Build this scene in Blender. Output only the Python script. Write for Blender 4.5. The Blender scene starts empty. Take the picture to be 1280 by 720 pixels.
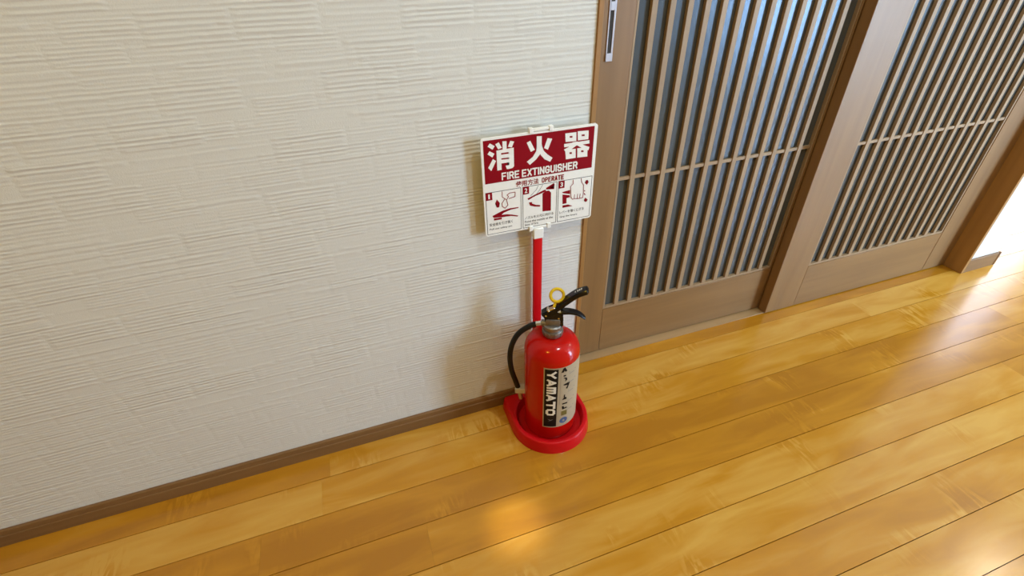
import bpy, bmesh, math, random
from mathutils import Vector, Matrix
random.seed(7)
S = bpy.context.scene
C = S.collection

# ------------------------------------------------------------------ camera
cam_d = bpy.data.cameras.new('camera'); cam = bpy.data.objects.new('camera', cam_d); C.objects.link(cam)
S.camera = cam
R_ = ((0.9442039, -0.3286726, -0.0212894), (-0.2088509, -0.5474946, -0.8103277), (0.2546766, 0.7695609, -0.5855901))
cam.matrix_world = Matrix(((R_[0][0], -R_[1][0], -R_[2][0], 0.0),
                           (R_[0][1], -R_[1][1], -R_[2][1], -0.918),
                           (R_[0][2], -R_[1][2], -R_[2][2], 1.10),
                           (0, 0, 0, 1)))
cam_d.sensor_width = 36.0
cam_d.lens = 36.0 * 606.626 / 1280.0
cam_d.clip_start = 0.02

# ------------------------------------------------------------------ world, daylight, exposure
W = bpy.data.worlds.new('world'); S.world = W; W.use_nodes = True
bg = W.node_tree.nodes['Background']; bg.inputs[0].default_value = (0.55, 0.75, 1.0, 1); bg.inputs[1].default_value = 2.0
S.view_settings.view_transform = 'Standard'; S.view_settings.look = 'None'
S.view_settings.exposure = -0.17; S.view_settings.gamma = 1.0; S.view_settings.use_curve_mapping = False

def area(name, loc, rot, sx, sy, power, col):
    l = bpy.data.lights.new(name, 'AREA'); l.shape = 'RECTANGLE'; l.size = sx; l.size_y = sy
    l.energy = power; l.color = col
    o = bpy.data.objects.new(name, l); C.objects.link(o); o.location = loc; o.rotation_euler = rot
    return o
# daylight standing outside the two glazed openings
DAY_HALL = area('daylight_hall', (4.56, 1.19, 1.03), (0, math.pi/2, 0), 2.0, 1.1, 56, (0.82, 0.84, 1.0))
DAY_ROOM = area('daylight_room', (3.85, -2.66, 1.05), (math.pi/2, 0, 0), 1.06, 1.9, 325, (0.50, 0.72, 1.0))
LAMPS = [(0.85, -0.85, 16.0, (0.86, 0.97, 1.0)), (-0.85, -1.25, 13.0, (1.0, 0.66, 0.06)), (3.42, -0.51, 8.0, (1.0, 0.86, 0.62))]

# ------------------------------------------------------------------ helpers
def new_mesh(name, bm, mat, parent=None, smooth=False, loc=None):
    bmesh.ops.recalc_face_normals(bm, faces=bm.faces)
    me = bpy.data.meshes.new(name); bm.to_mesh(me); bm.free()
    if smooth:
        for p in me.polygons: p.use_smooth = True
        try: me.set_sharp_from_angle(angle=math.radians(38))
        except Exception: pass
    if mat: me.materials.append(mat)
    o = bpy.data.objects.new(name, me); C.objects.link(o)
    if parent: o.parent = parent
    if loc: o.location = loc
    return o

def box(bm, x0, x1, y0, y1, z0, z1, bev=0.0, seg=1):
    vs = [bm.verts.new((x, y, z)) for x in (x0, x1) for y in (y0, y1) for z in (z0, z1)]
    idx = ((0,1,3,2),(4,6,7,5),(0,4,5,1),(2,3,7,6),(0,2,6,4),(1,5,7,3))
    fs = [bm.faces.new([vs[i] for i in f]) for f in idx]
    bmesh.ops.recalc_face_normals(bm, faces=fs)
    if bev > 0:
        es = list({e for f in fs for e in f.edges})
        bmesh.ops.bevel(bm, geom=es, offset=bev, segments=seg, affect='EDGES', profile=0.5)

def box_obj(name, x0, x1, y0, y1, z0, z1, mat, parent=None, bev=0.0, seg=1):
    bm = bmesh.new(); box(bm, x0, x1, y0, y1, z0, z1, bev, seg)
    return new_mesh(name, bm, mat, parent, smooth=bev > 0)

def lathe(bm, prof, n=64, cx=0, cy=0, cap0=True, cap1=True):
    rings = []
    for r, z in prof:
        rings.append([bm.verts.new((cx + r*math.cos(2*math.pi*i/n), cy + r*math.sin(2*math.pi*i/n), z)) for i in range(n)])
    for a, b in zip(rings, rings[1:]):
        for i in range(n):
            bm.faces.new((a[i], a[(i+1) % n], b[(i+1) % n], b[i]))
    if cap0: bm.faces.new(list(reversed(rings[0])))
    if cap1: bm.faces.new(rings[-1])

def catmull(pts, k=8):
    P = [Vector(p) for p in pts]; P = [2*P[0]-P[1]] + P + [2*P[-1]-P[-2]]
    out = []
    for i in range(1, len(P)-2):
        for j in range(k):
            t = j/k; a, b, c, d = P[i-1], P[i], P[i+1], P[i+2]
            out.append(0.5*((2*b) + (c-a)*t + (2*a-5*b+4*c-d)*t*t + (3*b-a-3*c+d)*t**3))
    out.append(P[-2]); return out

def tube(bm, pts, rad, n=16, cap=True):
    rings = []; up = Vector((0, 1, 0.013)).normalized()
    for i, p in enumerate(pts):
        t = (pts[min(i+1, len(pts)-1)] - pts[max(i-1, 0)]).normalized()
        u = (up - t*up.dot(t)).normalized(); v = t.cross(u)
        r = rad[i] if isinstance(rad, (list, tuple)) else rad
        rings.append([bm.verts.new(p + r*(math.cos(2*math.pi*k/n)*u + math.sin(2*math.pi*k/n)*v)) for k in range(n)])
    for a, b in zip(rings, rings[1:]):
        for k in range(n): bm.faces.new((a[k], a[(k+1) % n], b[(k+1) % n], b[k]))
    if cap: bm.faces.new(list(reversed(rings[0]))); bm.faces.new(rings[-1])

def ribbon(bm, pts, wid, thk, bev=0.002):
    """bar swept in the local XZ plane; wid = width along Y, thk = thickness, both per point"""
    rings = []
    for i, p in enumerate(pts):
        t = (pts[min(i+1, len(pts)-1)] - pts[max(i-1, 0)]).normalized()
        nn = Vector((-t.z, 0, t.x)); w = wid[i]/2; h = thk[i]/2; b = min(bev, w*0.6, h*0.6)
        sec = [(-w, -h+b), (-w+b, -h), (w-b, -h), (w, -h+b), (w, h-b), (w-b, h), (-w+b, h), (-w, h-b)]
        rings.append([bm.verts.new(p + Vector((0, a, 0)) + nn*c) for a, c in sec])
    for a, b in zip(rings, rings[1:]):
        for k in range(8): bm.faces.new((a[k], a[(k+1) % 8], b[(k+1) % 8], b[k]))
    bm.faces.new(list(reversed(rings[0]))); bm.faces.new(rings[-1])

def prism_xz(bm, poly, y0, y1):
    """polygon of (x, z) points extruded from y0 (front) to y1"""
    a = [bm.verts.new((x, y0, z)) for x, z in poly]; b = [bm.verts.new((x, y1, z)) for x, z in poly]
    bm.faces.new(a); bm.faces.new(list(reversed(b)))
    for i in range(len(poly)):
        j = (i+1) % len(poly); bm.faces.new((a[i], b[i], b[j], a[j]))

def empty(name, loc=(0, 0, 0), rz=0):
    o = bpy.data.objects.new(name, None); C.objects.link(o); o.location = loc; o.rotation_euler = (0, 0, rz)
    o.empty_display_size = 0.05
    return o

def tag(o, label=None, cat=None, group=None, kind=None):
    if label: o['label'] = label
    if cat: o['category'] = cat
    if group: o['group'] = group
    if kind: o['kind'] = kind
    return o

def text_pts(body, offset=0.0):
    """flat triangles of a text at size 1, normalised to its own bounding box (0..1, 0..1)"""
    c = bpy.data.curves.new('lettering', 'FONT'); c.body = body; c.offset = offset; c.resolution_u = 3
    o = bpy.data.objects.new('lettering', c); C.objects.link(o)
    dg = bpy.context.evaluated_depsgraph_get(); dg.update()
    m = bpy.data.meshes.new_from_object(o.evaluated_get(dg))
    vs = [(v.co.x, v.co.y) for v in m.vertices]; fs = [tuple(p.vertices) for p in m.polygons]
    bpy.data.objects.remove(o); bpy.data.curves.remove(c); bpy.data.meshes.remove(m)
    x0 = min(v[0] for v in vs); x1 = max(v[0] for v in vs); y0 = min(v[1] for v in vs); y1 = max(v[1] for v in vs)
    return [((x-x0)/(x1-x0), (y-y0)/(y1-y0)) for x, y in vs], fs

# ------------------------------------------------------------------ materials
def mat_new(name):
    m = bpy.data.materials.new(name); m.use_nodes = True
    nt = m.node_tree; b = nt.nodes['Principled BSDF']
    return m, nt, b
def plain(name, col, rough=0.5, metal=0.0, spec=0.5, coat=0.0, nscale=60.0, namt=0.06):
    """procedural paint / plastic / metal: colour with a little mottling"""
    m, nt, b = mat_new(name); N = nt.nodes; L = nt.links
    tc = N.new('ShaderNodeTexCoord'); no = N.new('ShaderNodeTexNoise'); no.inputs['Scale'].default_value = nscale
    L.new(tc.outputs['Object'], no.inputs['Vector'])
    mx = N.new('ShaderNodeMix'); mx.data_type = 'RGBA'
    mx.inputs[6].default_value = (*[c*(1-namt) for c in col], 1); mx.inputs[7].default_value = (*[min(1, c*(1+namt)) for c in col], 1)
    L.new(no.outputs['Fac'], mx.inputs[0]); L.new(mx.outputs[2], b.inputs['Base Color'])
    b.inputs['Roughness'].default_value = rough; b.inputs['Metallic'].default_value = metal
    b.inputs['Specular IOR Level'].default_value = spec; b.inputs['Coat Weight'].default_value = coat
    b.inputs['Coat Roughness'].default_value = 0.08
    return m
def math_node(nt, op, a, b=None, c=None):
    n = nt.nodes.new('ShaderNodeMath'); n.operation = op
    for i, v in enumerate((a, b, c)):
        if v is None: continue
        if isinstance(v, (int, float)): n.inputs[i].default_value = v
        else: nt.links.new(v, n.inputs[i])
    return n.outputs[0]

def wallpaper():
    m, nt, b = mat_new('ridged_wallpaper'); N = nt.nodes; L = nt.links
    g = N.new('ShaderNodeNewGeometry'); sp = N.new('ShaderNodeSeparateXYZ'); L.new(g.outputs['Position'], sp.inputs[0])
    hx = math_node(nt, 'ADD', sp.outputs['X'], sp.outputs['Y']); z = sp.outputs['Z']
    wob = N.new('ShaderNodeTexNoise'); wob.inputs['Scale'].default_value = 14; L.new(g.outputs['Position'], wob.inputs['Vector'])
    z = math_node(nt, 'ADD', z, math_node(nt, 'MULTIPLY', wob.outputs['Fac'], 0.0035))
    def layer(rowh, seglen, thr, ridges):
        zr = math_node(nt, 'DIVIDE', z, rowh); row = math_node(nt, 'FLOOR', zr); fz = math_node(nt, 'FRACT', zr)
        w1 = N.new('ShaderNodeTexWhiteNoise'); w1.noise_dimensions = '1D'; L.new(row, w1.inputs['W'])
        xs = math_node(nt, 'ADD', math_node(nt, 'DIVIDE', hx, seglen), math_node(nt, 'MULTIPLY', w1.outputs['Value'], 7.0))
        seg = math_node(nt, 'FLOOR', xs); fx = math_node(nt, 'FRACT', xs)
        w2 = N.new('ShaderNodeTexWhiteNoise'); w2.noise_dimensions = '2D'
        cx = N.new('ShaderNodeCombineXYZ'); L.new(seg, cx.inputs[0]); L.new(row, cx.inputs[1]); L.new(cx.outputs[0], w2.inputs['Vector'])
        amp = N.new('ShaderNodeMapRange'); amp.inputs[1].default_value = thr; amp.inputs[2].default_value = 1.0; L.new(w2.outputs['Value'], amp.inputs[0])
        prof = math_node(nt, 'POWER', math_node(nt, 'ABSOLUTE', math_node(nt, 'SINE', math_node(nt, 'MULTIPLY', fz, math.pi*ridges))), 2.6)
        ends = math_node(nt, 'MULTIPLY', math_node(nt, 'SMOOTH_MIN', math_node(nt, 'MULTIPLY', fx, 14), 1.0, 0.2),
                         math_node(nt, 'SMOOTH_MIN', math_node(nt, 'MULTIPLY', math_node(nt, 'SUBTRACT', 1.0, fx), 14), 1.0, 0.2))
        return math_node(nt, 'MULTIPLY', math_node(nt, 'MULTIPLY', prof, ends), amp.outputs[0])
    h1 = layer(0.0490, 0.125, 0.0, 6); h2 = layer(0.0310, 0.100, 0.20, 5); h3 = layer(0.0125, 0.150, 0.40, 1)
    no = N.new('ShaderNodeTexNoise'); no.inputs['Scale'].default_value = 420; no.inputs['Detail'].default_value = 3
    L.new(g.outputs['Position'], no.inputs['Vector'])
    h = math_node(nt, 'ADD', math_node(nt, 'ADD', math_node(nt, 'MULTIPLY', h1, 1.0), math_node(nt, 'ADD', math_node(nt, 'MULTIPLY', h2, 0.65), math_node(nt, 'MULTIPLY', h3, 0.9))), math_node(nt, 'MULTIPLY', no.outputs['Fac'], 0.35))
    bp = N.new('ShaderNodeBump'); bp.inputs['Strength'].default_value = 0.44; bp.inputs['Distance'].default_value = 0.0020
    L.new(h, bp.inputs['Height']); L.new(bp.outputs[0], b.inputs['Normal'])
    b.inputs['Base Color'].default_value = (0.73, 0.73, 0.685, 1); b.inputs['Roughness'].default_value = 0.85
    b.inputs['Specular IOR Level'].default_value = 0.2
    return m

def floor_wood():
    m, nt, b = mat_new('honey_maple_plank'); N = nt.nodes; L = nt.links
    g = N.new('ShaderNodeNewGeometry'); oi = N.new('ShaderNodeObjectInfo')
    off = N.new('ShaderNodeVectorMath'); off.operation = 'SCALE'; off.inputs[0].default_value = (7.3, 3.1, 0); L.new(oi.outputs['Random'], off.inputs['Scale'])
    ad = N.new('ShaderNodeVectorMath'); ad.operation = 'ADD'; L.new(g.outputs['Position'], ad.inputs[0]); L.new(off.outputs[0], ad.inputs[1])
    mp = N.new('ShaderNodeMapping'); mp.inputs['Scale'].default_value = (1.6, 9.0, 1.0); L.new(ad.outputs[0], mp.inputs[0])
    grain = N.new('ShaderNodeTexNoise'); grain.inputs['Scale'].default_value = 2.2; grain.inputs['Detail'].default_value = 4; grain.inputs['Distortion'].default_value = 0.6
    L.new(mp.outputs[0], grain.inputs['Vector'])
    # curly figure: short bright flecks lying across the plank, in patches
    mp2 = N.new('ShaderNodeMapping'); mp2.inputs['Rotation'].default_value = (0, 0, 0.5); mp2.inputs['Scale'].default_value = (46.0, 11.0, 1.0); L.new(ad.outputs[0], mp2.inputs[0])
    curl = N.new('ShaderNodeTexNoise'); curl.inputs['Scale'].default_value = 1.0; curl.inputs['Detail'].default_value = 2.5; curl.inputs['Distortion'].default_value = 1.6
    L.new(mp2.outputs[0], curl.inputs['Vector'])
    patch = N.new('ShaderNodeTexNoise'); patch.inputs['Scale'].default_value = 5.0; L.new(ad.outputs[0], patch.inputs['Vector'])
    pr = N.new('ShaderNodeMapRange'); pr.inputs[1].default_value = 0.56; pr.inputs[2].default_value = 0.68; L.new(patch.outputs['Fac'], pr.inputs[0])
    cf = N.new('ShaderNodeMapRange'); cf.inputs[1].default_value = 0.45; cf.inputs[2].default_value = 0.62; cf.inputs[3].default_value = -0.16; cf.inputs[4].default_value = 0.24; L.new(curl.outputs['Fac'], cf.inputs[0])
    fig = math_node(nt, 'MULTIPLY', cf.outputs[0], pr.outputs[0])
    cr = N.new('ShaderNodeValToRGB'); e = cr.color_ramp.elements
    e[0].position = 0.22; e[0].color = (0.450, 0.190, 0.013, 1); e[1].position = 0.80; e[1].color = (0.690, 0.385, 0.070, 1)
    k = e.new(0.5); k.color = (0.575, 0.262, 0.018, 1)
    tone = math_node(nt, 'MULTIPLY', math_node(nt, 'SUBTRACT', oi.outputs['Random'], 0.5), 0.54)
    L.new(math_node(nt, 'ADD', math_node(nt, 'ADD', grain.outputs['Fac'], tone), fig), cr.inputs[0])
    L.new(cr.outputs[0], b.inputs['Base Color'])
    rr = N.new('ShaderNodeMapRange'); rr.inputs[3].default_value = 0.16; rr.inputs[4].default_value = 0.24; L.new(grain.outputs['Fac'], rr.inputs[0])
    L.new(rr.outputs[0], b.inputs['Roughness']); b.inputs['Specular IOR Level'].default_value = 0.5
    wv = N.new('ShaderNodeTexNoise'); wv.inputs['Scale'].default_value = 9.0; L.new(ad.outputs[0], wv.inputs['Vector'])
    bp = N.new('ShaderNodeBump'); bp.inputs['Strength'].default_value = 0.25; bp.inputs['Distance'].default_value = 0.002; L.new(wv.outputs['Fac'], bp.inputs['Height'])
    L.new(bp.outputs[0], b.inputs['Normal'])
    return m

def joinery_wood(name, lo, hi, stretch=(26.0, 26.0, 1.5), rough=0.55):
    m, nt, b = mat_new(name); N = nt.nodes; L = nt.links
    g = N.new('ShaderNodeNewGeometry'); oi = N.new('ShaderNodeObjectInfo')
    off = N.new('ShaderNodeVectorMath'); off.operation = 'SCALE'; off.inputs[0].default_value = (3.1, 2.3, 5.7); L.new(oi.outputs['Random'], off.inputs['Scale'])
    ad = N.new('ShaderNodeVectorMath'); ad.operation = 'ADD'; L.new(g.outputs['Position'], ad.inputs[0]); L.new(off.outputs[0], ad.inputs[1])
    mp = N.new('ShaderNodeMapping'); mp.inputs['Scale'].default_value = stretch; L.new(ad.outputs[0], mp.inputs[0])
    no = N.new('ShaderNodeTexNoise'); no.inputs['Scale'].default_value = 1.5; no.inputs['Detail'].default_value = 5; no.inputs['Distortion'].default_value = 0.4
    L.new(mp.outputs[0], no.inputs['Vector'])
    cr = N.new('ShaderNodeValToRGB'); e = cr.color_ramp.elements
    e[0].position = 0.28; e[0].color = (*lo, 1); e[1].position = 0.74; e[1].color = (*hi, 1)
    L.new(no.outputs['Fac'], cr.inputs[0]); L.new(cr.outputs[0], b.inputs['Base Color'])
    b.inputs['Roughness'].default_value = rough; b.inputs['Specular IOR Level'].default_value = 0.6
    return m

def emission(name, col, strength):
    m, nt, b = mat_new(name)
    b.inputs['Base Color'].default_value = (*col, 1); b.inputs['Emission Color'].default_value = (*col, 1); b.inputs['Emission Strength'].default_value = strength
    return m

M_WALL = wallpaper()
M_FLOOR = floor_wood()
M_SUB = plain('dark_subfloor', (0.10, 0.045, 0.012), 0.8)
M_DOORV = joinery_wood('oak_upright', (0.225, 0.118, 0.040), (0.29, 0.158, 0.056), rough=0.42)
M_DOORH = joinery_wood('oak_crosswise', (0.225, 0.118, 0.040), (0.29, 0.158, 0.056), (1.5, 26.0, 26.0), rough=0.42)
M_SLAT = joinery_wood('oak_slat', (0.31, 0.205, 0.108), (0.39, 0.265, 0.145))
M_TRIM = joinery_wood('brown_trim', (0.32, 0.155, 0.036), (0.40, 0.20, 0.05))
M_BASE = joinery_wood('brown_baseboard', (0.19, 0.095, 0.032), (0.25, 0.13, 0.045), (1.5, 26.0, 26.0))
M_SILL = joinery_wood('sill_wood', (0.40, 0.25, 0.11), (0.48, 0.31, 0.15), (1.5, 26.0, 26.0), 0.4)
M_CEIL = plain('white_ceiling', (0.78, 0.76, 0.72), 0.9, spec=0.1, nscale=200, namt=0.03)
M_PLAST = plain('pale_plaster', (0.48, 0.42, 0.31), 0.9, spec=0.15, nscale=150, namt=0.04)
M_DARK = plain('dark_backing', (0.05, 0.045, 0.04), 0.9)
M_RED = plain('glossy_red_enamel', (0.54, 0.006, 0.003), 0.14, spec=0.35, namt=0.03)
M_REDP = plain('red_plastic', (0.60, 0.006, 0.010), 0.30, spec=0.22, namt=0.04)
M_BLACK = plain('black_enamel', (0.006, 0.006, 0.007), 0.22, spec=0.35)
M_RUB = plain('black_rubber', (0.010, 0.009, 0.009), 0.5, spec=0.3)
M_CAST = plain('cast_zinc', (0.27, 0.255, 0.24), 0.42, metal=0.85, nscale=140, namt=0.25)
M_CHROME = plain('bright_metal', (0.80, 0.78, 0.74), 0.2, metal=1.0)
M_YEL = plain('yellow_plastic', (0.86, 0.60, 0.025), 0.35, spec=0.3)
M_WHITE = plain('white_plastic', (0.93, 0.93, 0.88), 0.42, nscale=120, namt=0.03)
M_GREYP = plain('pale_grey_plastic', (0.62, 0.60, 0.57), 0.45)
M_ALU = plain('satin_aluminium', (0.60, 0.60, 0.66), 0.35, metal=0.35)
M_PRED = plain('red_print', (0.27, 0.003, 0.010), 0.5, spec=0.12, namt=0.03)
M_PBLK = plain('black_print', (0.012, 0.010, 0.010), 0.5, spec=0.15)
M_PGREY = plain('grey_print', (0.24, 0.23, 0.23), 0.5)
M_CREAM = plain('cream_label', (0.47, 0.39, 0.265), 0.35, namt=0.05)
M_BLUE = plain('blue_print', (0.05, 0.12, 0.28), 0.4)

def door_glass():
    m, nt, b = mat_new('smoked_obscured_glass'); N = nt.nodes; L = nt.links
    g = N.new('ShaderNodeNewGeometry'); no = N.new('ShaderNodeTexNoise'); no.inputs['Scale'].default_value = 60; no.inputs['Detail'].default_value = 2
    L.new(g.outputs['Position'], no.inputs['Vector'])
    bp = N.new('ShaderNodeBump'); bp.inputs['Strength'].default_value = 0.12; bp.inputs['Distance'].default_value = 0.002; L.new(no.outputs['Fac'], bp.inputs['Height'])
    L.new(bp.outputs[0], b.inputs['Normal'])
    b.inputs['Base Color'].default_value = (0.075, 0.076, 0.068, 1); b.inputs['Specular Tint'].default_value = (0.50, 0.72, 1.0, 1); b.inputs['Roughness'].default_value = 0.26
    b.inputs['IOR'].default_value = 1.5; b.inputs['Specular IOR Level'].default_value = 0.6
    return m
M_GLASS = door_glass()
def clear_glass():
    m, nt, b = mat_new('clear_window_glass'); N = nt.nodes; L = nt.links; N.remove(b)
    t = N.new('ShaderNodeBsdfTransparent'); g = N.new('ShaderNodeBsdfGlossy'); g.inputs['Roughness'].default_value = 0.02
    mx = N.new('ShaderNodeMixShader'); mx.inputs[0].default_value = 0.05
    L.new(t.outputs[0], mx.inputs[1]); L.new(g.outputs[0], mx.inputs[2]); L.new(mx.outputs[0], N['Material Output'].inputs['Surface'])
    return m
M_CLEAR = clear_glass()

# ------------------------------------------------------------------ the room
X_L, X_OP0, X_OP1, X_C, X_R = -2.6, 0.485, 2.157, 2.32, 4.5
Y_F, Y_H, CEIL = -2.6, 1.8, 2.4
DOOR_H = 2.0

floor = box_obj('floor', X_L-0.1, X_R+0.1, Y_F-0.1, Y_H+0.1, -0.06, -0.012, M_SUB); tag(floor, kind='structure')
# planks: one shared mesh, 101.5 mm rows running along the wall
bm = bmesh.new(); box(bm, 0, 1, 0.0008, 0.1007, -0.012, 0.0)
bmesh.ops.recalc_face_normals(bm, faces=bm.faces)
pm = bpy.data.meshes.new('plank'); bm.to_mesh(pm); bm.free(); pm.materials.append(M_FLOOR)
PITCH = 0.1015; Y0 = -0.080
def plank_row(y, xa, xb, sy=1.0):
    x = xa - random.uniform(0.1, 0.8)
    while x < xb:
        ln = random.choice((1.818, 2.4, 2.727)); a = max(x, xa); b = min(x+ln, xb)
        if b - a > 0.02:
            o = bpy.data.objects.new('plank', pm); C.objects.link(o); o.parent = floor
            o.location = (a, y, 0); o.scale = (b-a-0.0002, sy, 1)
        x += ln
row = -24
while Y0 + PITCH*row < Y_H:
    y = Y0 + PITCH*row
    if y < Y_F: row += 1; continue
    if y + PITCH <= 0.03: plank_row(y, X_L, X_R)
    elif y < 0.0: plank_row(y, X_L, X_R)
    else: plank_row(y, X_C, X_R)
    if 0.0 < y < 0.03: plank_row(y, X_OP0+0.011, X_OP1-0.012, 0.44)
    row += 1

def wall(name, boxes, mat=M_WALL):
    bm = bmesh.new()
    for b_ in boxes: box(bm, *b_)
    return tag(new_mesh(name, bm, mat), kind='structure')
TH = 0.14
wall('wall_back', [(X_L, X_OP0, 0, TH, -0.011, CEIL), (X_OP0, X_OP1, 0, TH, DOOR_H+0.03, CEIL), (X_OP1, X_C, 0, TH, -0.011, CEIL)])
wall('wall_return', [(X_C-TH, X_C, TH, Y_H, -0.011, CEIL)])
wall('wall_hall', [(X_C-TH, X_R, Y_H, Y_H+0.1, -0.011, CEIL)], M_PLAST)
wall('wall_light_block', [(X_L, X_C-TH, 0.20, 0.24, -0.011, CEIL)], M_DARK)  # unseen dark sheet added behind the doors to stop light leaks
W1 = (0.64, 1.74, 0.02, 2.04)   # y0 y1 z0 z1 glazed door in the hall
wall('wall_right', [(X_R, X_R+0.1, Y_F, W1[0], -0.011, CEIL), (X_R, X_R+0.1, W1[1], Y_H+0.1, -0.011, CEIL), (X_R, X_R+0.1, W1[0], W1[1], W1[3], CEIL)], M_PLAST)
W2 = (3.30, 4.40, 0.10, 2.0)    # x0 x1 z0 z1 window of the room behind the camera
wall('wall_front', [(X_L, W2[0], Y_F-0.1, Y_F, -0.011, CEIL), (W2[1], X_R+0.1, Y_F-0.1, Y_F, -0.011, CEIL), (W2[0], W2[1], Y_F-0.1, Y_F, -0.011, W2[2]), (W2[0], W2[1], Y_F-0.1, Y_F, W2[3], CEIL)], M_PLAST)
wall('wall_left', [(X_L-0.1, X_L, Y_F-0.1, TH, -0.011, CEIL)], M_PLAST)
tag(box_obj('ceiling', X_L-0.1, X_R+0.1, Y_F-0.1, Y_H+0.1, CEIL, CEIL+0.08, M_CEIL), kind='structure')

# windows: frame, mullion
def window(name, horiz, a0, a1, z0, z1, c0, c1):
    root = tag(empty(name), kind='structure'); t = 0.045
    def b_(nm, u0, u1, w0, w1):
        if horiz: box_obj(nm, u0, u1, c0, c1, w0, w1, M_ALU, root, 0.003)
        else: box_obj(nm, c0, c1, u0, u1, w0, w1, M_ALU, root, 0.003)
    b_('frame_side', a0, a0+t, z0, z1); b_('frame_side', a1-t, a1, z0, z1)
    b_('frame_head', a0+t, a1-t, z1-t, z1); b_('frame_sill', a0+t, a1-t, z0, z0+t)
    mid = (a0+a1)/2; b_('mullion', mid-0.03, mid+0.03, z0+t, z1-t)
    cm = (c0+c1)/2
    for u0, u1 in ((a0+t, mid-0.03), (mid+0.03, a1-t)):
        if horiz: box_obj('pane', u0, u1, cm-0.002, cm+0.002, z0+t, z1-t, M_CLEAR, root)
        else: box_obj('pane', cm-0.002, cm+0.002, u0, u1, z0+t, z1-t, M_CLEAR, root)
    return root
window('window_1', False, W1[0], W1[1], W1[2], W1[3], X_R+0.01, X_R+0.05)
window('window_2', True, W2[0], W2[1], W2[2], W2[3], Y_F-0.05, Y_F-0.01)

# baseboards: lower face with a slim stepped cap
def baseboard(name, prof, p0, p1, horiz=True):
    bm = bmesh.new()
    a = []; b = []
    for d, z in prof:
        if horiz: a.append(bm.verts.new((p0[0], p0[1]-d, z))); b.append(bm.verts.new((p1[0], p1[1]-d, z)))
        else: a.append(bm.verts.new((p0[0]+d, p0[1], z))); b.append(bm.verts.new((p1[0]+d, p1[1], z)))
    bm.faces.new(a); bm.faces.new(list(reversed(b)))
    for i in range(len(prof)):
        j = (i+1) % len(prof); bm.faces.new((a[i], b[i], b[j], a[j]))
    return tag(new_mesh(name, bm, M_BASE), kind='structure')
PROF = [(0, 0.0005), (0.0095, 0.0005), (0.0095, 0.031), (0.0085, 0.0325), (0.0070, 0.0330), (0.0065, 0.046), (0.0045, 0.0485), (0, 0.0485)]
PROF2 = [(0, 0.0005), (0.0065, 0.0005), (0.0065, 0.055), (0.0050, 0.058), (0, 0.058)]
baseboard('baseboard_back', PROF, (X_L, 0, 0), (X_OP0-0.0005, 0, 0))
baseboard('baseboard_right', PROF2, (X_OP1+0.0005, 0, 0), (X_C, 0, 0))
baseboard('baseboard_return', PROF2, (X_C, 0.0, 0), (X_C, Y_H, 0), False)
tag(box_obj('trim_5', X_C, X_C+0.009, -0.009, 0.0, 0.0005, 0.060, M_BASE, None, 0.002), kind='structure')   # corner block of the baseboard

# door frame
tag(box_obj('trim_1', X_OP0, X_OP0+0.011, -0.004, TH, 0.0005, DOOR_H+0.03, M_TRIM, None, 0.001), kind='structure')
tag(box_obj('trim_2', X_OP1-0.014, X_OP1, -0.0068, TH, 0.0005, DOOR_H+0.03, M_TRIM, None, 0.001), kind='structure')
tag(box_obj('trim_3', X_OP0+0.011, X_OP1-0.012, -0.006, TH, DOOR_H, DOOR_H+0.03, M_TRIM, None, 0.001), kind='structure')
tag(box_obj('trim_4', X_OP0+0.011, X_OP1-0.012, 0.0665, TH, -0.011, 0.0006, M_SILL, None, 0.0008), kind='structure')   # sill under the doors

# ------------------------------------------------------------------ sliding lattice doors
ST = 0.125; GW = 0.634; DT = 0.032; SL_W = 0.0145; SL_D = 0.0095
Z_B, Z_G0, Z_G1 = 0.004, 0.172, DOOR_H-0.11
def sliding_door(name, x0, yf):
    d = tag(empty(name, (x0, yf, 0)), kind='structure')
    w = 2*ST + GW; zt = DOOR_H-0.004
    box_obj('stile', 0, ST, 0, DT, Z_B, zt, M_DOORV, d, 0.0012)
    box_obj('stile', ST+GW, w, 0, DT, Z_B, zt, M_DOORV, d, 0.0012)
    box_obj('bottom_rail', ST+0.0006, ST+GW-0.0006, 0.0004, DT, Z_B, Z_G0, M_DOORH, d, 0.0008)
    box_obj('top_rail', ST+0.0006, ST+GW-0.0006, 0.0004, DT, Z_G1, zt, M_DOORH, d, 0.0008)
    f = 0.002                                     # lattice sits just behind the stile face
    box_obj('bead', ST+0.0012, ST+0.0062, f, f+SL_D, Z_G0+0.001, Z_G1-0.001, M_SLAT, d)
    box_obj('bead', ST+GW-0.0062, ST+GW-0.0012, f, f+SL_D, Z_G0+0.001, Z_G1-0.001, M_SLAT, d)
    box_obj('bead', ST+0.0064, ST+GW-0.0064, f, f+SL_D, Z_G0+0.001, Z_G0+0.008, M_SLAT, d)
    box_obj('bead', ST+0.0064, ST+GW-0.0064, f, f+SL_D, Z_G1-0.008, Z_G1-0.001, M_SLAT, d)
    p = GW/14; me = None
    for k in range(1, 14):
        if me is None:
            o = box_obj('slat', -SL_W/2, SL_W/2, f, f+SL_D, Z_G0+0.0082, Z_G1-0.0082, M_SLAT, d, 0.0008); me = o.data
        else:
            o = bpy.data.objects.new('slat', me); C.objects.link(o); o.parent = d
        o.location = (ST + k*p, 0, 0)
    for zc in (0.592, 1.40):
        box_obj('crossbar', ST+0.0064, ST+GW-0.0064, f+0.002, f+0.0085, zc-0.0045, zc+0.0045, M_SLAT, d, 0.0006)
    g = box_obj('glass_pane', ST+0.001, ST+GW-0.001, f+SL_D+0.0003, f+SL_D+0.0045, Z_G0+0.001, Z_G1-0.001, M_GLASS, d)
    g['label'] = 'smoked glass behind the slats'
    return d
door1 = sliding_door('door_1', 0.501, 0.096)
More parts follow.
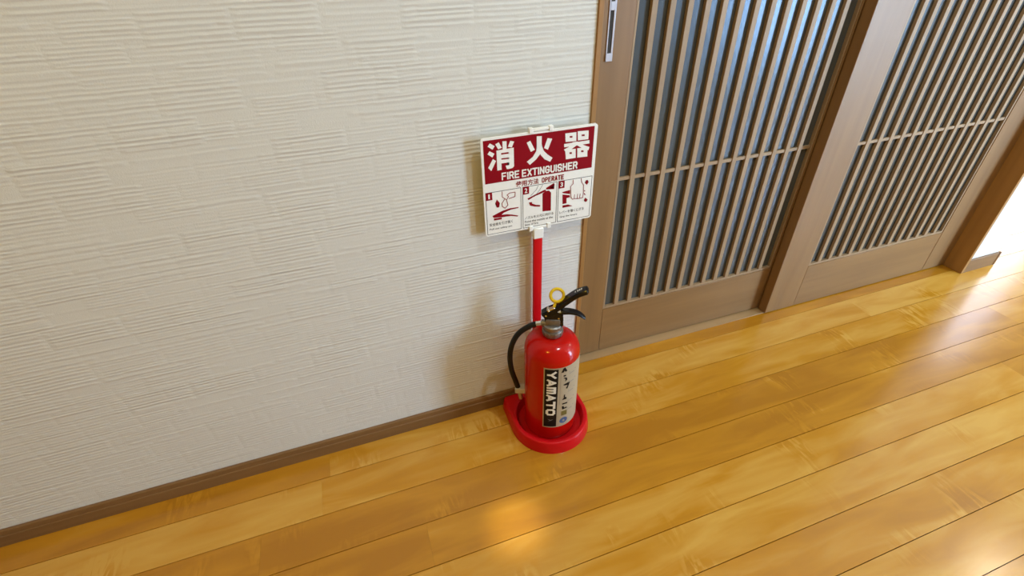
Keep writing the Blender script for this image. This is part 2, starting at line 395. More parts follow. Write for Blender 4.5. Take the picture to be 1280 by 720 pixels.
door2 = sliding_door('door_2', 1.2615, 0.060)
# flush pull let into the left stile of the recessed door: plate with two dark recesses
h = empty('pull_handle'); h.parent = door1; h.location = (0.561-0.501, 0, 0); h['label'] = 'pale metal flush pull'
def hp(nm, x0, x1, z0, z1, y0=-0.0022, y1=0.0, mat=M_ALU): return box_obj(nm, x0, x1, y0, y1, z0, z1, mat, h, 0.0005)
hp('pull_rim', 0.0, 0.0032, 0.893, 1.06); hp('pull_rim', 0.0118, 0.0165, 0.893, 1.06)
hp('pull_cap', 0.0, 0.0160, 0.877, 0.893, -0.0034); hp('pull_bridge', 0.0032, 0.0118, 0.974, 0.990, -0.0026); hp('pull_cap', 0.0, 0.0160, 1.06, 1.076, -0.0034)
hp('pull_recess', 0.0032, 0.0118, 0.893, 0.974, -0.0006, 0.0, M_DARK); hp('pull_recess', 0.0032, 0.0118, 0.990, 1.06, -0.0006, 0.0, M_DARK)

# ------------------------------------------------------------------ extinguisher stand with its sign
AX, AY = 0.367, -0.110
stand = empty('extinguisher_stand', (AX, AY, 0))
tag(stand, 'red floor stand with a pole carrying the red and white sign board', 'stand')
def d_outline(R, back, rc, n_arc=48):
    pts = []
    for i in range(n_arc+1):
        a = math.pi + math.pi*i/n_arc; pts.append((R*math.cos(a), R*math.sin(a)))
    for i in range(1, 9): pts.append((R, (back-rc)*i/8))
    for i in range(1, 7):
        a = 0.5*math.pi*i/6; pts.append((R-rc+rc*math.cos(a), back-rc+rc*math.sin(a)))
    for i in range(1, 12): pts.append(((R-rc)*(1-2*i/12), back))
    for i in range(0, 7):
        a = 0.5*math.pi + 0.5*math.pi*i/6; pts.append((-R+rc+rc*math.cos(a), back-rc+rc*math.sin(a)))
    for i in range(1, 8): pts.append((-R, (back-rc)*(1-i/8)))
    return pts
bm = bmesh.new()
rings = []
for R, back, z in ((0.1075, 0.0985, 0.0004), (0.1060, 0.0980, 0.012), (0.1030, 0.0965, 0.033), (0.1015, 0.0960, 0.0352), (0.0995, 0.0945, 0.0362)):
    rings.append([bm.verts.new((x, y, z)) for x, y in d_outline(R, back, 0.010)])
ang = [math.atan2(v.co.y, v.co.x) for v in rings[-1]]
for r, z in ((0.0935, 0.0362), (0.0915, 0.0350), (0.0890, 0.020), (0.0860, 0.0075)):
    rings.append([bm.verts.new((r*math.cos(a), r*math.sin(a), z)) for a in ang])
n = len(ang)
for a, b in zip(rings, rings[1:]):
    for i in range(n): bm.faces.new((a[i], a[(i+1) % n], b[(i+1) % n], b[i]))
bm.faces.new(rings[-1]); bm.faces.new(list(reversed(rings[0])))
new_mesh('base', bm, M_REDP, stand, True)
SY = -0.0215 - AY      # front of the sign in stand coordinates
SZ = 0.678
bm = bmesh.new(); box(bm, -0.0148, 0.0062, 0.0862, 0.0972, 0.030, 0.553, 0.002, 2)
new_mesh('pole', bm, M_REDP, stand, True)
bm = bmesh.new(); box(bm, -0.0165, 0.0080, 0.0850, 0.0985, 0.541, 0.568, 0.002, 1); box(bm, -0.0165, 0.0080, SY+0.0046, 0.0985, 0.566, 0.70, 0.002, 1)
new_mesh('pole_bracket', bm, M_WHITE, stand, True)
# board with rounded corners
sx = -0.0005
board = None
bm = bmesh.new(); w2, h2, rc = 0.1265, 0.108, 0.006
pts = []
for cxx, czz, a0 in ((w2-rc, h2-rc, 0), (-w2+rc, h2-rc, 90), (-w2+rc, -h2+rc, 180), (w2-rc, -h2+rc, 270)):
    for i in range(7):
        a = math.radians(a0 + 15*i); pts.append((cxx + rc*math.cos(a), czz + rc*math.sin(a)))
prism_xz(bm, pts, 0.0, 0.0045)
board = new_mesh('sign_board', bm, M_WHITE, stand); board.location = (sx, SY, SZ)
# two clips that grip the board edges
for zc, hh, up in ((0.1115, 0.0050, 1), (-0.1085, 0.0052, -1)):
    bm = bmesh.new()
    box(bm, -0.0255, 0.0255, -0.0012, 0.0075, zc-hh*0.5, zc+hh*0.5, 0.0008)
    for s in (-1, 1):
        box(bm, s*0.0215-0.0045, s*0.0215+0.0045, -0.0026, 0.0078, zc-0.0055, zc+0.0045 if up > 0 else zc+0.0065, 0.0008)
    c_ = new_mesh('edge_clip', bm, M_WHITE, board, True)
# printed matter: thin ink films on the board face
ART = {
'water' :[ [(-107.7,97.6),(-98.0,90.6),(-102.8,84.2),(-112.5,91.5)],[(-109.0,82.0),(-99.2,75.5),(-103.9,68.6),(-113.6,76.3)],[(-102.9,65.2),(-96.6,60.3),(-107.3,40.7),(-113.5,48.2)],[(-96.7,94.3),(-89.4,97.2),(-83.4,85.5),(-91.3,83.4)],[(-81.9,98.2),(-73.3,97.3),(-73.5,81.7),(-81.9,81.3)],[(-65.6,97.1),(-57.5,94.4),(-62.6,83.4),(-70.8,85.7)],[(-94.9,81.2),(-85.5,81.3),(-85.4,40.1),(-94.7,39.9)],[(-94.9,81.2),(-59.1,82.4),(-59.2,75.0),(-94.8,74.9)],[(-86.9,71.5),(-67.5,71.7),(-67.7,63.7),(-86.6,64.1)],[(-86.7,61.3),(-67.8,60.7),(-68.0,53.6),(-86.5,53.6)],[(-68.9,81.9),(-58.7,82.4),(-58.7,44.0),(-61.6,40.8),(-65.0,40.0),(-74.2,39.7),(-76.8,47.6),(-69.0,48.0)] ],
'fire' :[ [(-30.9,88.5),(-23.4,91.5),(-13.3,71.7),(-22.2,68.5)],[(-9.6,98.7),(1.3,97.6),(1.2,69.7),(-2.1,60.4),(-10.6,50.9),(-24.2,41.3),(-30.7,48.9),(-17.4,57.7),(-10.4,68.1),(-9.1,77.6)],[(1.0,82.9),(2.5,75.4),(6.4,66.8),(14.3,58.3),(26.2,49.1),(20.9,41.5),(8.5,48.4),(-0.3,58.7),(-4.6,68.3),(-2.3,76.9)],[(14.1,91.9),(24.2,89.3),(15.3,67.7),(6.8,72.4)] ],
'vessel' :[ [(53.1,96.4),(77.7,96.0),(78.1,88.7),(53.4,90.3)],[(53.6,86.8),(78.3,85.1),(78.8,77.3),(54.5,78.6)],[(53.3,91.9),(62.9,91.5),(63.3,84.2),(54.0,84.6)],[(69.2,91.5),(78.0,91.1),(78.5,82.2),(69.6,83.4)],[(80.6,97.2),(105.5,96.1),(105.7,88.7),(81.2,89.9)],[(81.4,86.3),(105.8,84.8),(106.2,77.7),(82.1,78.1)],[(80.9,91.5),(89.7,91.2),(90.2,83.9),(81.6,84.2)],[(96.8,91.1),(105.7,90.8),(106.0,82.6),(97.4,83.8)],[(51.2,74.8),(108.7,75.3),(109.3,68.2),(51.8,67.8)],[(70.4,75.9),(82.8,75.9),(79.7,68.1),(66.0,60.1),(55.5,57.1),(51.3,63.0),(62.1,67.2),(67.2,71.0)],[(75.7,75.6),(88.4,71.1),(97.8,65.7),(109.9,60.7),(108.1,53.7),(94.6,59.4),(85.3,65.2),(77.8,70.0)],[(53.9,61.8),(78.0,61.2),(78.4,54.5),(55.2,56.1)],[(55.7,52.4),(78.7,50.5),(79.2,41.4),(56.6,41.3)],[(54.3,59.2),(63.7,58.7),(64.8,48.6),(55.9,49.0)],[(69.7,57.9),(78.2,57.6),(78.9,47.4),(70.2,48.6)],[(81.9,61.7),(106.1,60.4),(105.8,54.5),(82.2,56.7)],[(82.5,52.6),(105.8,50.7),(106.6,40.4),(82.8,41.4)],[(82.1,59.5),(90.5,58.8),(91.6,49.0),(82.5,49.9)],[(96.6,57.5),(105.9,57.9),(106.0,47.8),(97.2,49.0)] ],
'box1' :[ [(-123.1,-5.8),(-44.0,-6.7),(-45.1,-103.0),(-122.7,-103.7)] ],
'box2' :[ [(-40.9,-6.3),(37.0,-6.4),(39.5,-105.1),(-38.9,-103.2)] ],
'box3' :[ [(41.7,-5.8),(121.9,-6.2),(126.7,-107.6),(43.4,-104.3)] ],
'redfield' :[ [(-123.0,104.2),(116.4,103.5),(120.1,14.7),(-122.1,13.0)] ],
'sq' :[ [(-122.6,-6.8),(-109.1,-6.9),(-108.9,-23.9),(-121.5,-22.8)],[(-40.6,-6.8),(-27.1,-6.8),(-26.7,-23.4),(-39.2,-21.9)],[(42.7,-7.4),(56.1,-7.2),(57.3,-23.2),(44.4,-22.0)] ],
'red' :[ [(-98.3,-23.5),(-92.0,-32.7),(-94.2,-32.7),(-93.7,-42.2),(-99.1,-42.1),(-99.5,-32.5),(-102.2,-32.2)],[(-109.5,-60.0),(-87.8,-52.2),(-69.6,-48.9),(-50.2,-49.6),(-50.9,-51.9),(-67.4,-52.4),(-83.4,-56.6),(-90.0,-61.5),(-107.4,-64.7)],[(-107.4,-64.7),(-90.0,-60.8),(-76.0,-62.0),(-65.4,-64.8),(-51.2,-69.9),(-52.8,-71.8),(-67.8,-67.6),(-88.3,-66.8)],[(-106.8,-66.5),(-88.8,-67.5),(-88.9,-71.6),(-106.6,-71.3)],[(5.2,-27.7),(13.2,-23.2),(20.2,-23.3),(25.1,-28.8),(25.8,-72.1),(5.9,-70.4)],[(-29.4,-33.4),(8.5,-20.1),(13.2,-19.8),(12.1,-24.2),(-14.5,-31.3),(-27.1,-37.3)],[(13.1,-16.3),(31.5,-7.8),(32.8,-11.5),(19.0,-18.4),(31.8,-19.4),(31.9,-21.8),(14.3,-19.9)],[(-26.0,-43.4),(-19.1,-43.4),(-19.0,-47.0),(-9.7,-51.8),(-0.3,-54.0),(-0.2,-57.6),(-13.2,-55.2),(-23.7,-50.9)],[(52.4,-32.3),(70.3,-30.6),(70.8,-40.2),(52.5,-34.7)],[(52.7,-38.3),(70.5,-43.0),(70.8,-47.9),(62.8,-48.4),(63.4,-61.1),(53.7,-61.3)],[(53.8,-65.0),(67.3,-65.0),(78.6,-70.3),(54.1,-70.7)] ],
'hand1' :[ [(-86.2,-8.1),(-86.0,-19.9),(-76.9,-28.0),(-72.3,-21.2),(-75.5,-17.2),(-69.8,-13.6),(-57.6,-13.5)],[(-80.1,-24.4),(-87.2,-34.7),(-86.3,-41.9),(-80.8,-46.9),(-73.9,-40.6),(-76.9,-28.4)],[(-71.3,-26.0),(-64.5,-24.9),(-57.7,-23.7),(-57.1,-14.7)] ],
'hand3' :[ [(76.7,-8.3),(77.2,-16.5),(71.1,-22.5),(73.7,-49.1),(77.7,-53.9),(81.3,-52.9),(81.9,-43.3)],[(81.3,-52.9),(88.7,-54.2),(89.2,-43.4)],[(88.7,-54.2),(94.9,-54.5),(95.4,-44.0)],[(94.9,-54.5),(102.2,-54.1),(103.2,-43.4),(102.6,-24.2),(97.2,-16.3),(95.9,-7.9)] ],
'arrows3' :[ [(107.9,-13.8),(112.3,-14.0),(112.4,-19.2),(114.7,-19.6),(110.7,-24.8),(105.4,-19.5),(108.3,-19.5)],[(109.0,-55.3),(115.4,-61.3),(113.0,-61.6),(113.3,-65.9),(108.8,-65.8),(108.5,-61.3),(106.0,-61.4)] ],
'smallmarks' :[ [(104.7,-36.4),(108.6,-39.5),(104.9,-40.1)],[(105.1,-42.5),(110.1,-49.4),(105.5,-47.4)] ],
'txtFE' :[ [(-85.3,17.9),(84.3,16.5),(83.3,32.3),(-86.9,34.2)] ],
'txtOP' :[ [(-56.0,-2.0),(54.8,-4.7),(52.7,9.2),(-55.8,10.1)] ],
'lines' :[ [(-118.0,-82.0),(-63.9,-80.9)],[(-117.9,-93.5),(-64.9,-91.8)],[(-35.9,-78.9),(32.6,-80.8)],[(-36.0,-88.8),(30.4,-88.7)],[(-36.0,-96.3),(-3.3,-96.4)],[(47.3,-82.4),(106.7,-82.2)],[(48.9,-93.2),(91.1,-93.1)] ],
'clips' :[ [(-30.1,115.7),(21.9,115.9),(22.1,108.0),(-30.1,107.8)],[(-26.1,-103.3),(24.7,-103.2),(25.0,-113.5),(-26.1,-110.9)],[(-16.4,-113.9),(7.9,-115.2),(8.3,-138.7),(-16.3,-136.2)] ],
}
def film(name, polys, mat, depth, y=0.0):
    bm = bmesh.new()
    for i, p in enumerate(polys):
        prism_xz(bm, [(a/1000, b/1000) for a, b in p], y-depth-i*0.00002, y)
    bmesh.ops.triangulate(bm, faces=[f for f in bm.faces if len(f.verts) > 4])
    return new_mesh(name, bm, mat, board)
def line_poly(pts, w):
    out = []
    for a, b in zip(pts, pts[1:]):
        d = (Vector(b)-Vector(a)); L_ = d.length
        if L_ < 1e-6: continue
        d /= L_; nn = Vector((-d.y, d.x))*w/2; a2 = Vector(a)-d*w*0.4; b2 = Vector(b)+d*w*0.4
        out.append([tuple(a2+nn), tuple(b2+nn), tuple(b2-nn), tuple(a2-nn)])
    return out
def print_text(name, body, x0, x1, z0, z1, mat, off, y):
    vs, fs = text_pts(body, off)
    me = bpy.data.meshes.new(name)
    me.from_pydata([((x0+(x1-x0)*u)/1000, y, (z0+(z1-z0)*v)/1000) for u, v in vs], [], fs)
    me.materials.append(mat)
    o = bpy.data.objects.new(name, me); C.objects.link(o); o.parent = board; return o
RF = [(-121.5, 103.5), (119, 103.5), (119, 14.0), (-121.5, 14.0)]
film('red_field', [RF], M_PRED, 0.0003)
for k in ('water', 'fire', 'vessel'):
    film('character', ART[k], M_WHITE, 0.0002, -0.0003)
GLYPH = {  # strokes of a condensed block alphabet, unit box
 'F': [[(0,0),(0,1),(1,1)], [(0,.52),(.85,.52)]], 'I': [[(0,0),(0,1)]], 'E': [[(1,0),(0,0),(0,1),(1,1)], [(0,.52),(.85,.52)]],
 'R': [[(0,0),(0,1),(.75,1),(1,.85),(1,.62),(.75,.5),(0,.5)], [(.62,.5),(1,0)]], 'X': [[(0,0),(1,1)], [(0,1),(1,0)]],
 'T': [[(-.12,1),(1.12,1)], [(.5,0),(.5,1)]], 'N': [[(0,0),(0,1)], [(0,1),(1,0)], [(1,0),(1,1)]],
 'G': [[(1,.75),(.95,.9),(.75,1),(.25,1),(0,.82),(0,.18),(.25,0),(.75,0),(1,.15),(1,.45),(.55,.45)]],
 'U': [[(0,1),(0,.18),(.25,0),(.75,0),(1,.18),(1,1)]], 'S': [[(1,.78),(.8,1),(.2,1),(0,.82),(0,.64),(.2,.52),(.8,.46),(1,.34),(1,.18),(.8,0),(.2,0),(0,.22)]],
 'H': [[(0,0),(0,1)], [(1,0),(1,1)], [(0,.5),(1,.5)]], 'O': [[(.25,0),(0,.18),(0,.82),(.25,1),(.75,1),(1,.82),(1,.18),(.75,0),(.25,0)]],
 'P': [[(0,0),(0,1),(.75,1),(1,.85),(1,.58),(.75,.45),(0,.45)]], 'A': [[(0,0),(.5,1),(1,0)], [(.2,.28),(.8,.28)]],
 'Y': [[(0,1),(.5,.45),(1,1)], [(.5,0),(.5,.5)]], 'M': [[(0,0),(0,1),(1,1),(1,0)], [(.5,0),(.5,1)]]}
def block_word(word, x0, x1, z0, z1, wt, gap, space):
    """strokes of a word as quads; wt = stroke width, gap between letters"""
    unit = {'I': 0.0, ' ': None}
    nw = sum(1 for c in word if c not in 'I '); ng = sum(1 for a, b in zip(word, word[1:]) if a != ' ' and b != ' ')
    fixed = ng*gap + sum(wt for c in word if c != ' ') + word.count(' ')*space
    lw = (x1-x0-fixed)/nw; x = x0 + wt/2; out = []
    for i, c in enumerate(word):
        if c == ' ': x += space - gap; continue
        w_ = 0.0 if c == 'I' else lw
        for st in GLYPH[c]: out += line_poly([(x + w_*u, z0 + wt/2 + (z1-z0-wt)*v) for u, v in st], wt)
        x += w_ + wt + gap
    return out
film('fire_extinguisher_lettering', block_word('FIRE EXTINGUISHER', -86, 84, 17.2, 33.6, 2.9, 1.5, 5.5), M_WHITE, 0.0002, -0.0003)
print_text('operate_lettering', '使用方法', -55.5, -4, -3.4, 9.8, M_PRED, 0.019, -0.0004)
film('operate_lettering', block_word('OPERATE', 3, 54, -2.6, 8.6, 2.0, 1.2, 4), M_PRED, 0.0002)
BX = [(-122, -44.5, -5.8, -103.5), (-40, 38.5, -5.8, -103.5), (42.5, 122, -5.8, -103.5)]
for i, (x0, x1, z1, z0) in enumerate(BX):
    film('panel_outline', line_poly([(x0, z0), (x1, z0), (x1, z1), (x0, z1), (x0, z0)], 1.0), M_PBLK, 0.0002)
    film('number_tile', [[(x0, z1), (x0+14, z1), (x0+14, z1-17), (x0, z1-17)]], M_PRED, 0.0004)
    nw_ = (3.4, 6.2, 6.2)[i]; print_text('number', '123'[i], x0+7-nw_/2, x0+7+nw_/2, z1-13.8, z1-3.2, M_WHITE, 0.022, -0.0006)
film('pull_pictogram', ART['red'][0:4], M_PRED, 0.0003)
film('nozzle_pictogram', ART['red'][4:8], M_PRED, 0.0003)
film('squeeze_pictogram', ART['red'][8:11], M_PRED, 0.0003)
for q in ART['arrows3'] + ART['smallmarks']: film('arrow', [q], M_PRED, 0.0003)
fill = [(77, -7), (96, -7), (103, -20), (103, -48), (100, -54), (76, -54), (72.5, -48), (72, -23)]
film('hand_fill', [fill], M_WHITE, 0.00015, -0.0003)
film('hand_drawing', sum([line_poly(p, 1.25) for p in ART['hand1']], []), M_PRED, 0.0003)
film('hand_drawing', sum([line_poly(p, 1.25) for p in ART['hand3']], []), M_PRED, 0.0002, -0.00045)
film('hand_drawing', line_poly([(5, -8), (-3, -20), (-14, -32)], 0.9) + line_poly([(-5, -8), (-9, -16), (-22, -28)], 0.9), M_PGREY, 0.0003)
for body, x0, x1, z0, z1 in (('安全栓を引き抜く', -117, -64, -84.5, -77.0), ('Pull out safety pin', -117, -66, -95.0, -89.5),
                             ('ノズルを火元に向ける', -36, 32, -83.0, -75.8), ('Point the nozzle at the', -36, 31, -91.5, -86.0), ('base of fire.', -36, -3, -99.0, -93.6),
                             ('レバーを強くにぎる', 47, 107, -85.0, -77.6), ('Grip the levers.', 48, 92, -96.0, -90.2)):
    print_text('instruction_line', body, x0, x1, z0, z1, M_PBLK, 0.004, -0.0003)

# ------------------------------------------------------------------ the fire extinguisher
RZ = math.atan2(-0.414, 0.911)
ext = empty('fire_extinguisher', (AX, AY, 0.0078), RZ)
tag(ext, 'red fire extinguisher with black hose, yellow pull ring and cream label, standing in red base', 'fire extinguisher')
BR = 0.069; B0 = 0.0078
bm = bmesh.new()
prof = [(0.052, 0.0), (0.062, 0.0004), (0.0665, 0.003), (0.0686, 0.009), (BR, 0.016), (BR, 0.270)]
for i in range(1, 13):
    a = math.radians(90*i/12); prof.append((0.0205 + (BR-0.0205)*math.cos(a)**0.92 if i < 12 else 0.0205, 0.270 + 0.0455*math.sin(a)))
lathe(bm, prof, 96)
new_mesh('body', bm, M_RED, ext, True)
# neck, collar and valve casting
bm = bmesh.new()
lathe(bm, [(0.0195, 0.3140), (0.0195, 0.3185), (0.0235, 0.3190), (0.0245, 0.3205), (0.0245, 0.3330), (0.0235, 0.3350), (0.0215, 0.3355), (0.0210, 0.3370), (0.0225, 0.3380), (0.0225, 0.3470), (0.0205, 0.3490), (0.0170, 0.3500)], 40)
collar = new_mesh('neck_collar', bm, M_CAST, ext, True)
for k in range(10):
    a = 2*math.pi*k/10; bm = bmesh.new(); box(bm, 0.0240, 0.0256, -0.0022, 0.0022, 0.3212, 0.3325, 0.0005)
    o = new_mesh('collar_lug', bm, M_CAST, collar); o.rotation_euler = (0, 0, a)
bm = bmesh.new()
box(bm, -0.0175, 0.0175, -0.0130, 0.0130, 0.3485, 0.3680, 0.004, 2)
tube(bm, [Vector((-0.012, 0, 0.3490)), Vector((-0.0265, 0, 0.3480))], 0.0088, 20)
lathe(bm, [(0.0060, 0.3660), (0.0060, 0.3740)], 20)
new_mesh('valve_body', bm, M_CAST, ext, True)
bm = bmesh.new()
tube(bm, [Vector((-0.0262, 0, 0.3481)), Vector((-0.0270, 0, 0.3480)), Vector((-0.0390, 0, 0.3445)), Vector((-0.0398, 0, 0.3443))], [0.0066, 0.0074, 0.0074, 0.0066], 8)
new_mesh('hose_nut', bm, M_CHROME, ext, True)
# black lever bracket: two cheeks and a bridge
bm = bmesh.new()
for s in (-1, 1):
    y0, y1 = sorted((s*0.0075, s*0.0100))
    prism_xz(bm, [(-0.0215, 0.3720), (-0.0120, 0.3540), (0.0190, 0.3450), (0.0250, 0.3510), (0.0230, 0.3780), (0.0090, 0.3900), (-0.0150, 0.3860)], y0, y1)
box(bm, -0.0190, 0.0190, -0.0075, 0.0075, 0.3560, 0.3690, 0.001)
new_mesh('lever_bracket', bm, M_BLACK, ext)
# carrying handle (lower lever)
pth = catmull([(0.004, 0, 0.3800), (0.018, 0, 0.3855), (0.038, 0, 0.3865), (0.056, 0, 0.3825), (0.068, 0, 0.3745), (0.0745, 0, 0.3680)], 6)
nn_ = len(pth); bm = bmesh.new()
ribbon(bm, pth, [0.020 - 0.010*(i/(nn_-1))**2 for i in range(nn_)], [0.0125 - 0.0085*(i/(nn_-1))**1.5 for i in range(nn_)], 0.003)
new_mesh('lower_lever', bm, M_BLACK, ext, True)
# squeeze lever
pth = catmull([(-0.0240, 0, 0.3765), (-0.0110, 0, 0.3860), (0.0080, 0, 0.3970), (0.0260, 0, 0.4150), (0.0500, 0, 0.4370), (0.0680, 0, 0.4465), (0.0775, 0, 0.4490)], 6)
nn_ = len(pth); bm = bmesh.new()
ribbon(bm, pth, [0.0225 + 0.001*math.sin(math.pi*i/(nn_-1)) - max(0, i-(nn_-4))**2*0.0010 for i in range(nn_)], [0.0130 - max(0, i-(nn_-4))**2*0.0007 for i in range(nn_)], 0.0025)
lever = new_mesh('upper_lever', bm, M_BLACK, ext, True)
# worn white marks stamped on top of the lever
t_dir = Vector((0.018, 0, 0.0118)).normalized()
for k, (s0, w_, hgt) in enumerate(((0.000, 0.004, 0.0040), (0.006, 0.003, 0.0050), (0.0105, 0.0035, 0.0046), (0.0155, 0.003, 0.0052))):
    bm = bmesh.new(); box(bm, s0, s0+w_, -hgt/2, hgt/2, 0, 0.0003)
    for x0 in (0.3,): box(bm, s0+w_*x0, s0+w_*0.55, -hgt/2-0.001, hgt/2+0.001, 0, 0.00032)
    o = new_mesh('stamped_mark', bm, M_GREYP, lever); o.location = (0.0470, 0.0, 0.4425); o.rotation_euler = (0, -math.atan2(t_dir.z, t_dir.x), 0)
# pivot pins
for (px, pz) in ((-0.0165, 0.3790), (0.0135, 0.3730)):
    bm = bmesh.new(); tube(bm, [Vector((px, -0.0120, pz)), Vector((px, 0.0120, pz))], 0.0022, 12)
    new_mesh('pivot_pin', bm, M_CHROME, ext, True)
# white lock piece between the levers and the safety-pin clamp
bm = bmesh.new(); prism_xz(bm, [(0.0100, 0.3830), (0.0175, 0.3860), (0.0150, 0.4000), (0.0115, 0.3990)], -0.0085, 0.0040)
new_mesh('lock_tab', bm, M_WHITE, ext)
bm = bmesh.new(); box(bm, -0.0085, 0.0085, -0.0118, -0.0020, -0.0022, 0.0022, 0.0008); box(bm, -0.0105, -0.0060, -0.0130, 0.0, -0.0032, 0.0045, 0.0008)
o = new_mesh('pin_clamp', bm, M_CHROME, ext); o.location = (-0.0040, 0, 0.3985); o.rotation_euler = (0, -0.50, 0)
# yellow safety ring with its stem
bm = bmesh.new(); RR, rt = 0.0150, 0.0038
for i in range(40):
    a = 2*math.pi*i/40
    for k in range(10): 
        t = 2*math.pi*k/10; rr = RR + rt*math.cos(t); bm.verts.new((rr*math.cos(a), 1.35*rt*math.sin(t), rr*math.sin(a)))
bm.verts.ensure_lookup_table()
for i in range(40):
    for k in range(10):
        bm.faces.new([bm.verts[q] for q in (i*10+k, ((i+1) % 40)*10+k, ((i+1) % 40)*10+(k+1) % 10, i*10+(k+1) % 10)])
tube(bm, [Vector((-0.004, 0, -0.015)), Vector((-0.008, 0, -0.0285))], 0.0034, 10)
ring = new_mesh('safety_ring', bm, M_YEL, ext, True); ring.location = (0.0075, 0.006, 0.4270); ring.rotation_euler = (-0.42, 0, 0.15)
# hose
hp_ = catmull([(-0.0380, 0, 0.3449), (-0.0570, -0.002, 0.3370), (-0.0820, -0.006, 0.3160), (-0.0980, -0.010, 0.2820), (-0.1035, -0.012, 0.2420), (-0.1000, -0.012, 0.1960), (-0.0900, -0.010, 0.1530), (-0.0820, -0.008, 0.1180)], 8)
bm = bmesh.new(); tube(bm, hp_, 0.0068, 20)
hose = new_mesh('hose', bm, M_RUB, ext, True)
bm = bmesh.new(); tube(bm, [Vector((-0.0807, -0.008, 0.1190)), Vector((-0.0795, -0.0078, 0.1080)), Vector((-0.0785, -0.0075, 0.0950)), Vector((-0.0780, -0.0075, 0.0890))], [0.0072, 0.0066, 0.0058, 0.0052], 20)
new_mesh('nozzle', bm, plain('dull_nickel', (0.48, 0.44, 0.38), 0.35, metal=0.7), ext, True)
bm = bmesh.new(); box(bm, -0.0925, -0.0640, -0.0185, 0.0030, 0.1180, 0.1350, 0.0015); 
new_mesh('hose_clip', bm, M_GREYP, ext, True)
# wrap-around label: angles in world degrees, heights from the floor
def wrap(a_deg, z, eps):
    a = math.radians(a_deg) - RZ; r = BR + eps
    return (r*math.cos(a), r*math.sin(a), z - B0)
def patch(name, a0, a1, z0, z1, mat, eps, parent, na=36):
    bm = bmesh.new(); A = []; B = []
    for i in range(na+1):
        a = a0 + (a1-a0)*i/na; A.append(bm.verts.new(wrap(a, z0, eps))); B.append(bm.verts.new(wrap(a, z1, eps)))
    for i in range(na): bm.faces.new((A[i], A[i+1], B[i+1], B[i]))
    return new_mesh(name, bm, mat, parent, True)
lab = patch('label', -129, -22, 0.0600, 0.2750, M_CREAM, 0.0004, ext, 60)
patch('black_band', -126.5, -99.5, 0.0640, 0.2712, M_PBLK, 0.0007, lab, 20)
def wrapped(name, vs, fs, mat, eps, parent):
    me = bpy.data.meshes.new(name); me.from_pydata([wrap(a, z, eps) for a, z in vs], [], fs); me.materials.append(mat)
    o = bpy.data.objects.new(name, me); C.objects.link(o); o.parent = parent; return o
vs = []; fs = []
def cut(q, n=6):
    a, b, c, d = [Vector(p) for p in q]
    return [[a.lerp(b, i/n), a.lerp(b, (i+1)/n), d.lerp(c, (i+1)/n), d.lerp(c, i/n)] for i in range(n)]
for q in sum([cut(p) for p in block_word('YAMATO', 0, 156.5, 0, 23.0, 6.0, 2.6, 0)], []):      # reads downwards, letter tops to the right
    fs.append(tuple(range(len(vs), len(vs)+4))); vs += [(-122.6 + y*19.6/23.0, 0.2655 - x/1000) for x, y in q]
me = bpy.data.meshes.new('brand_lettering')
me.from_pydata([wrap(a_, z_, 0.0010 + 0.00004*(i//24)) for i, (a_, z_) in enumerate(vs)], [], fs); me.materials.append(M_WHITE)
o = bpy.data.objects.new('brand_lettering', me); C.objects.link(o); o.parent = lab
def poly_wrap(name, pts, mat, eps=0.0010):
    wrapped(name, pts, [tuple(range(len(pts)))], mat, eps, lab)
poly_wrap('emblem', [(-119, 0.094), (-112, 0.0905), (-106, 0.093), (-111, 0.088), (-117, 0.0855), (-112, 0.0875)], M_PGREY, 0.0010)
# pictogram column
def icon(name, ca, cz, pts, mat=M_PBLK, s=1.35):
    poly_wrap(name, [(ca + s*p[0], cz + s*p[1]*0.00117) for p in pts], mat)
icon('pictogram', -87.4, 0.2648, [(-5, -4), (-1, -4), (0, -1), (2, -4), (5, -3), (1, 6), (-2, 4)])
icon('pictogram', -86, 0.2450, [(-2, -1), (2, -1), (2, 2), (-2, 2)])
icon('pictogram', -84.9, 0.2340, [(-3, 4), (3, 2), (4, -3), (0, -6), (1, -1)])
icon('pictogram', -78, 0.2060, [(-8, 6), (3, 8), (4, 6), (0, -6), (-3, -4), (0, 2), (-6, 4)])
icon('pictogram', -84.0, 0.1690, [(-4, -5), (4, -6), (4, -2), (1, 0), (1, 6), (-1, 6), (-1, -1)])
icon('pictogram', -82.0, 0.1400, [(-5, 5), (5, 4), (4, 1), (-4, 2)]); icon('pictogram', -82.0, 0.1340, [(-5, 2), (-2, 2), (-1, -3), (4, -3), (4, -6), (-4, -6)])
icon('pictogram', -82.5, 0.1090, [(-5, 6), (5, 5), (5, -6), (-5, -5)], plain('olive_print', (0.16, 0.13, 0.03), 0.4))
disc = [(7.0*math.cos(2*math.pi*i/24), 7.0*math.sin(2*math.pi*i/24)) for i in range(24)]
icon('blue_roundel', -82.9, 0.0815, disc, M_BLUE)
poly_wrap('roundel_mark', [(-84.5+p[0], 0.0815+p[1]*0.00117) for p in ((-1, -3), (4, 0), (1, 4), (-1, 1))], M_CREAM, 0.0014)
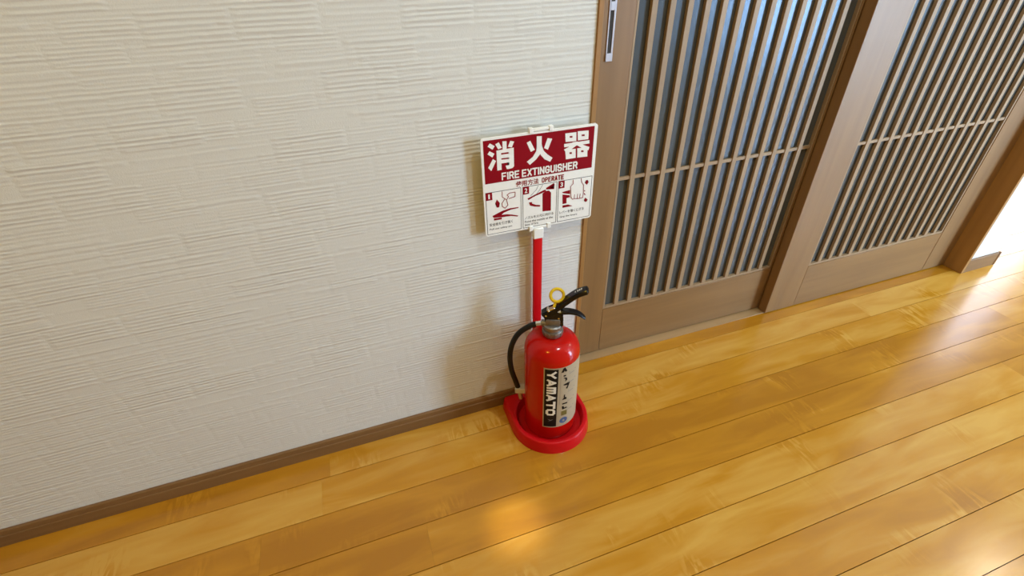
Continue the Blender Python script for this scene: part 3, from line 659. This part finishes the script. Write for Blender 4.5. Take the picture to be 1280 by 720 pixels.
for k, z in enumerate((0.252, 0.222, 0.190, 0.155, 0.122)):
    icon('print_rule', -64, z, [(-9, 0.6), (6, 0.6), (6, -0.6), (-9, -0.6)], M_PGREY); icon('print_rule', -64, z-0.006, [(-9, 0.6), (2, 0.6), (2, -0.6), (-9, -0.6)], M_PGREY)
patch('pictogram_border', -94.5, -93.9, 0.145, 0.255, M_PGREY, 0.0008, lab, 2)

# ------------------------------------------------------------------ ceiling downlights and an added spot (above the frame)
# added narrow spot, no such lamp known: its pool imitates a floor reflection
sp = empty('added_reflection_spot', (0.18, -0.36, CEIL)); tag(sp, 'added narrow-beam ceiling spot whose pool imitates a floor reflection', 'added spot')
bm = bmesh.new(); lathe(bm, [(0.030, -0.0005), (0.030, -0.005), (0.020, -0.006), (0.018, -0.0010)], 32, cap0=False, cap1=False)
new_mesh('trim_ring', bm, M_WHITE, sp, True)
l = bpy.data.lights.new('added_spot_lamp', 'SPOT'); l.energy = 190; l.color = (1.0, 0.93, 0.76); l.spot_size = math.radians(4.4); l.spot_blend = 1.0; l.shadow_soft_size = 0.03
o = bpy.data.objects.new('added_spot_lamp', l); C.objects.link(o); o.parent = sp; o.location = (0, 0, -0.008)
WHERE = ('above the fire extinguisher', 'near the left end wall', 'towards the hall')
for i, (lx, ly, pw, LAMP_COL) in enumerate(LAMPS):
    d = empty('ceiling_downlight', (lx, ly, CEIL))
    tag(d, 'round white recessed ceiling downlight ' + WHERE[i], 'downlight', 'ceiling downlights')
    bm = bmesh.new(); lathe(bm, [(0.062, -0.0005), (0.062, -0.004), (0.058, -0.007), (0.049, -0.006), (0.047, -0.0005)], 40, cap0=False, cap1=False)
    new_mesh('trim_ring', bm, M_WHITE, d, True)
    bm = bmesh.new(); lathe(bm, [(0.046, -0.0012), (0.046, -0.0028)], 40)
    new_mesh('diffuser', bm, emission('lamp_glow', LAMP_COL, 20.0), d)
    l = bpy.data.lights.new('downlight_lamp', 'AREA'); l.shape = 'DISK'; l.size = 0.085; l.energy = pw; l.color = LAMP_COL
    o = bpy.data.objects.new('downlight_lamp', l); C.objects.link(o); o.parent = d; o.location = (0, 0, -0.009)
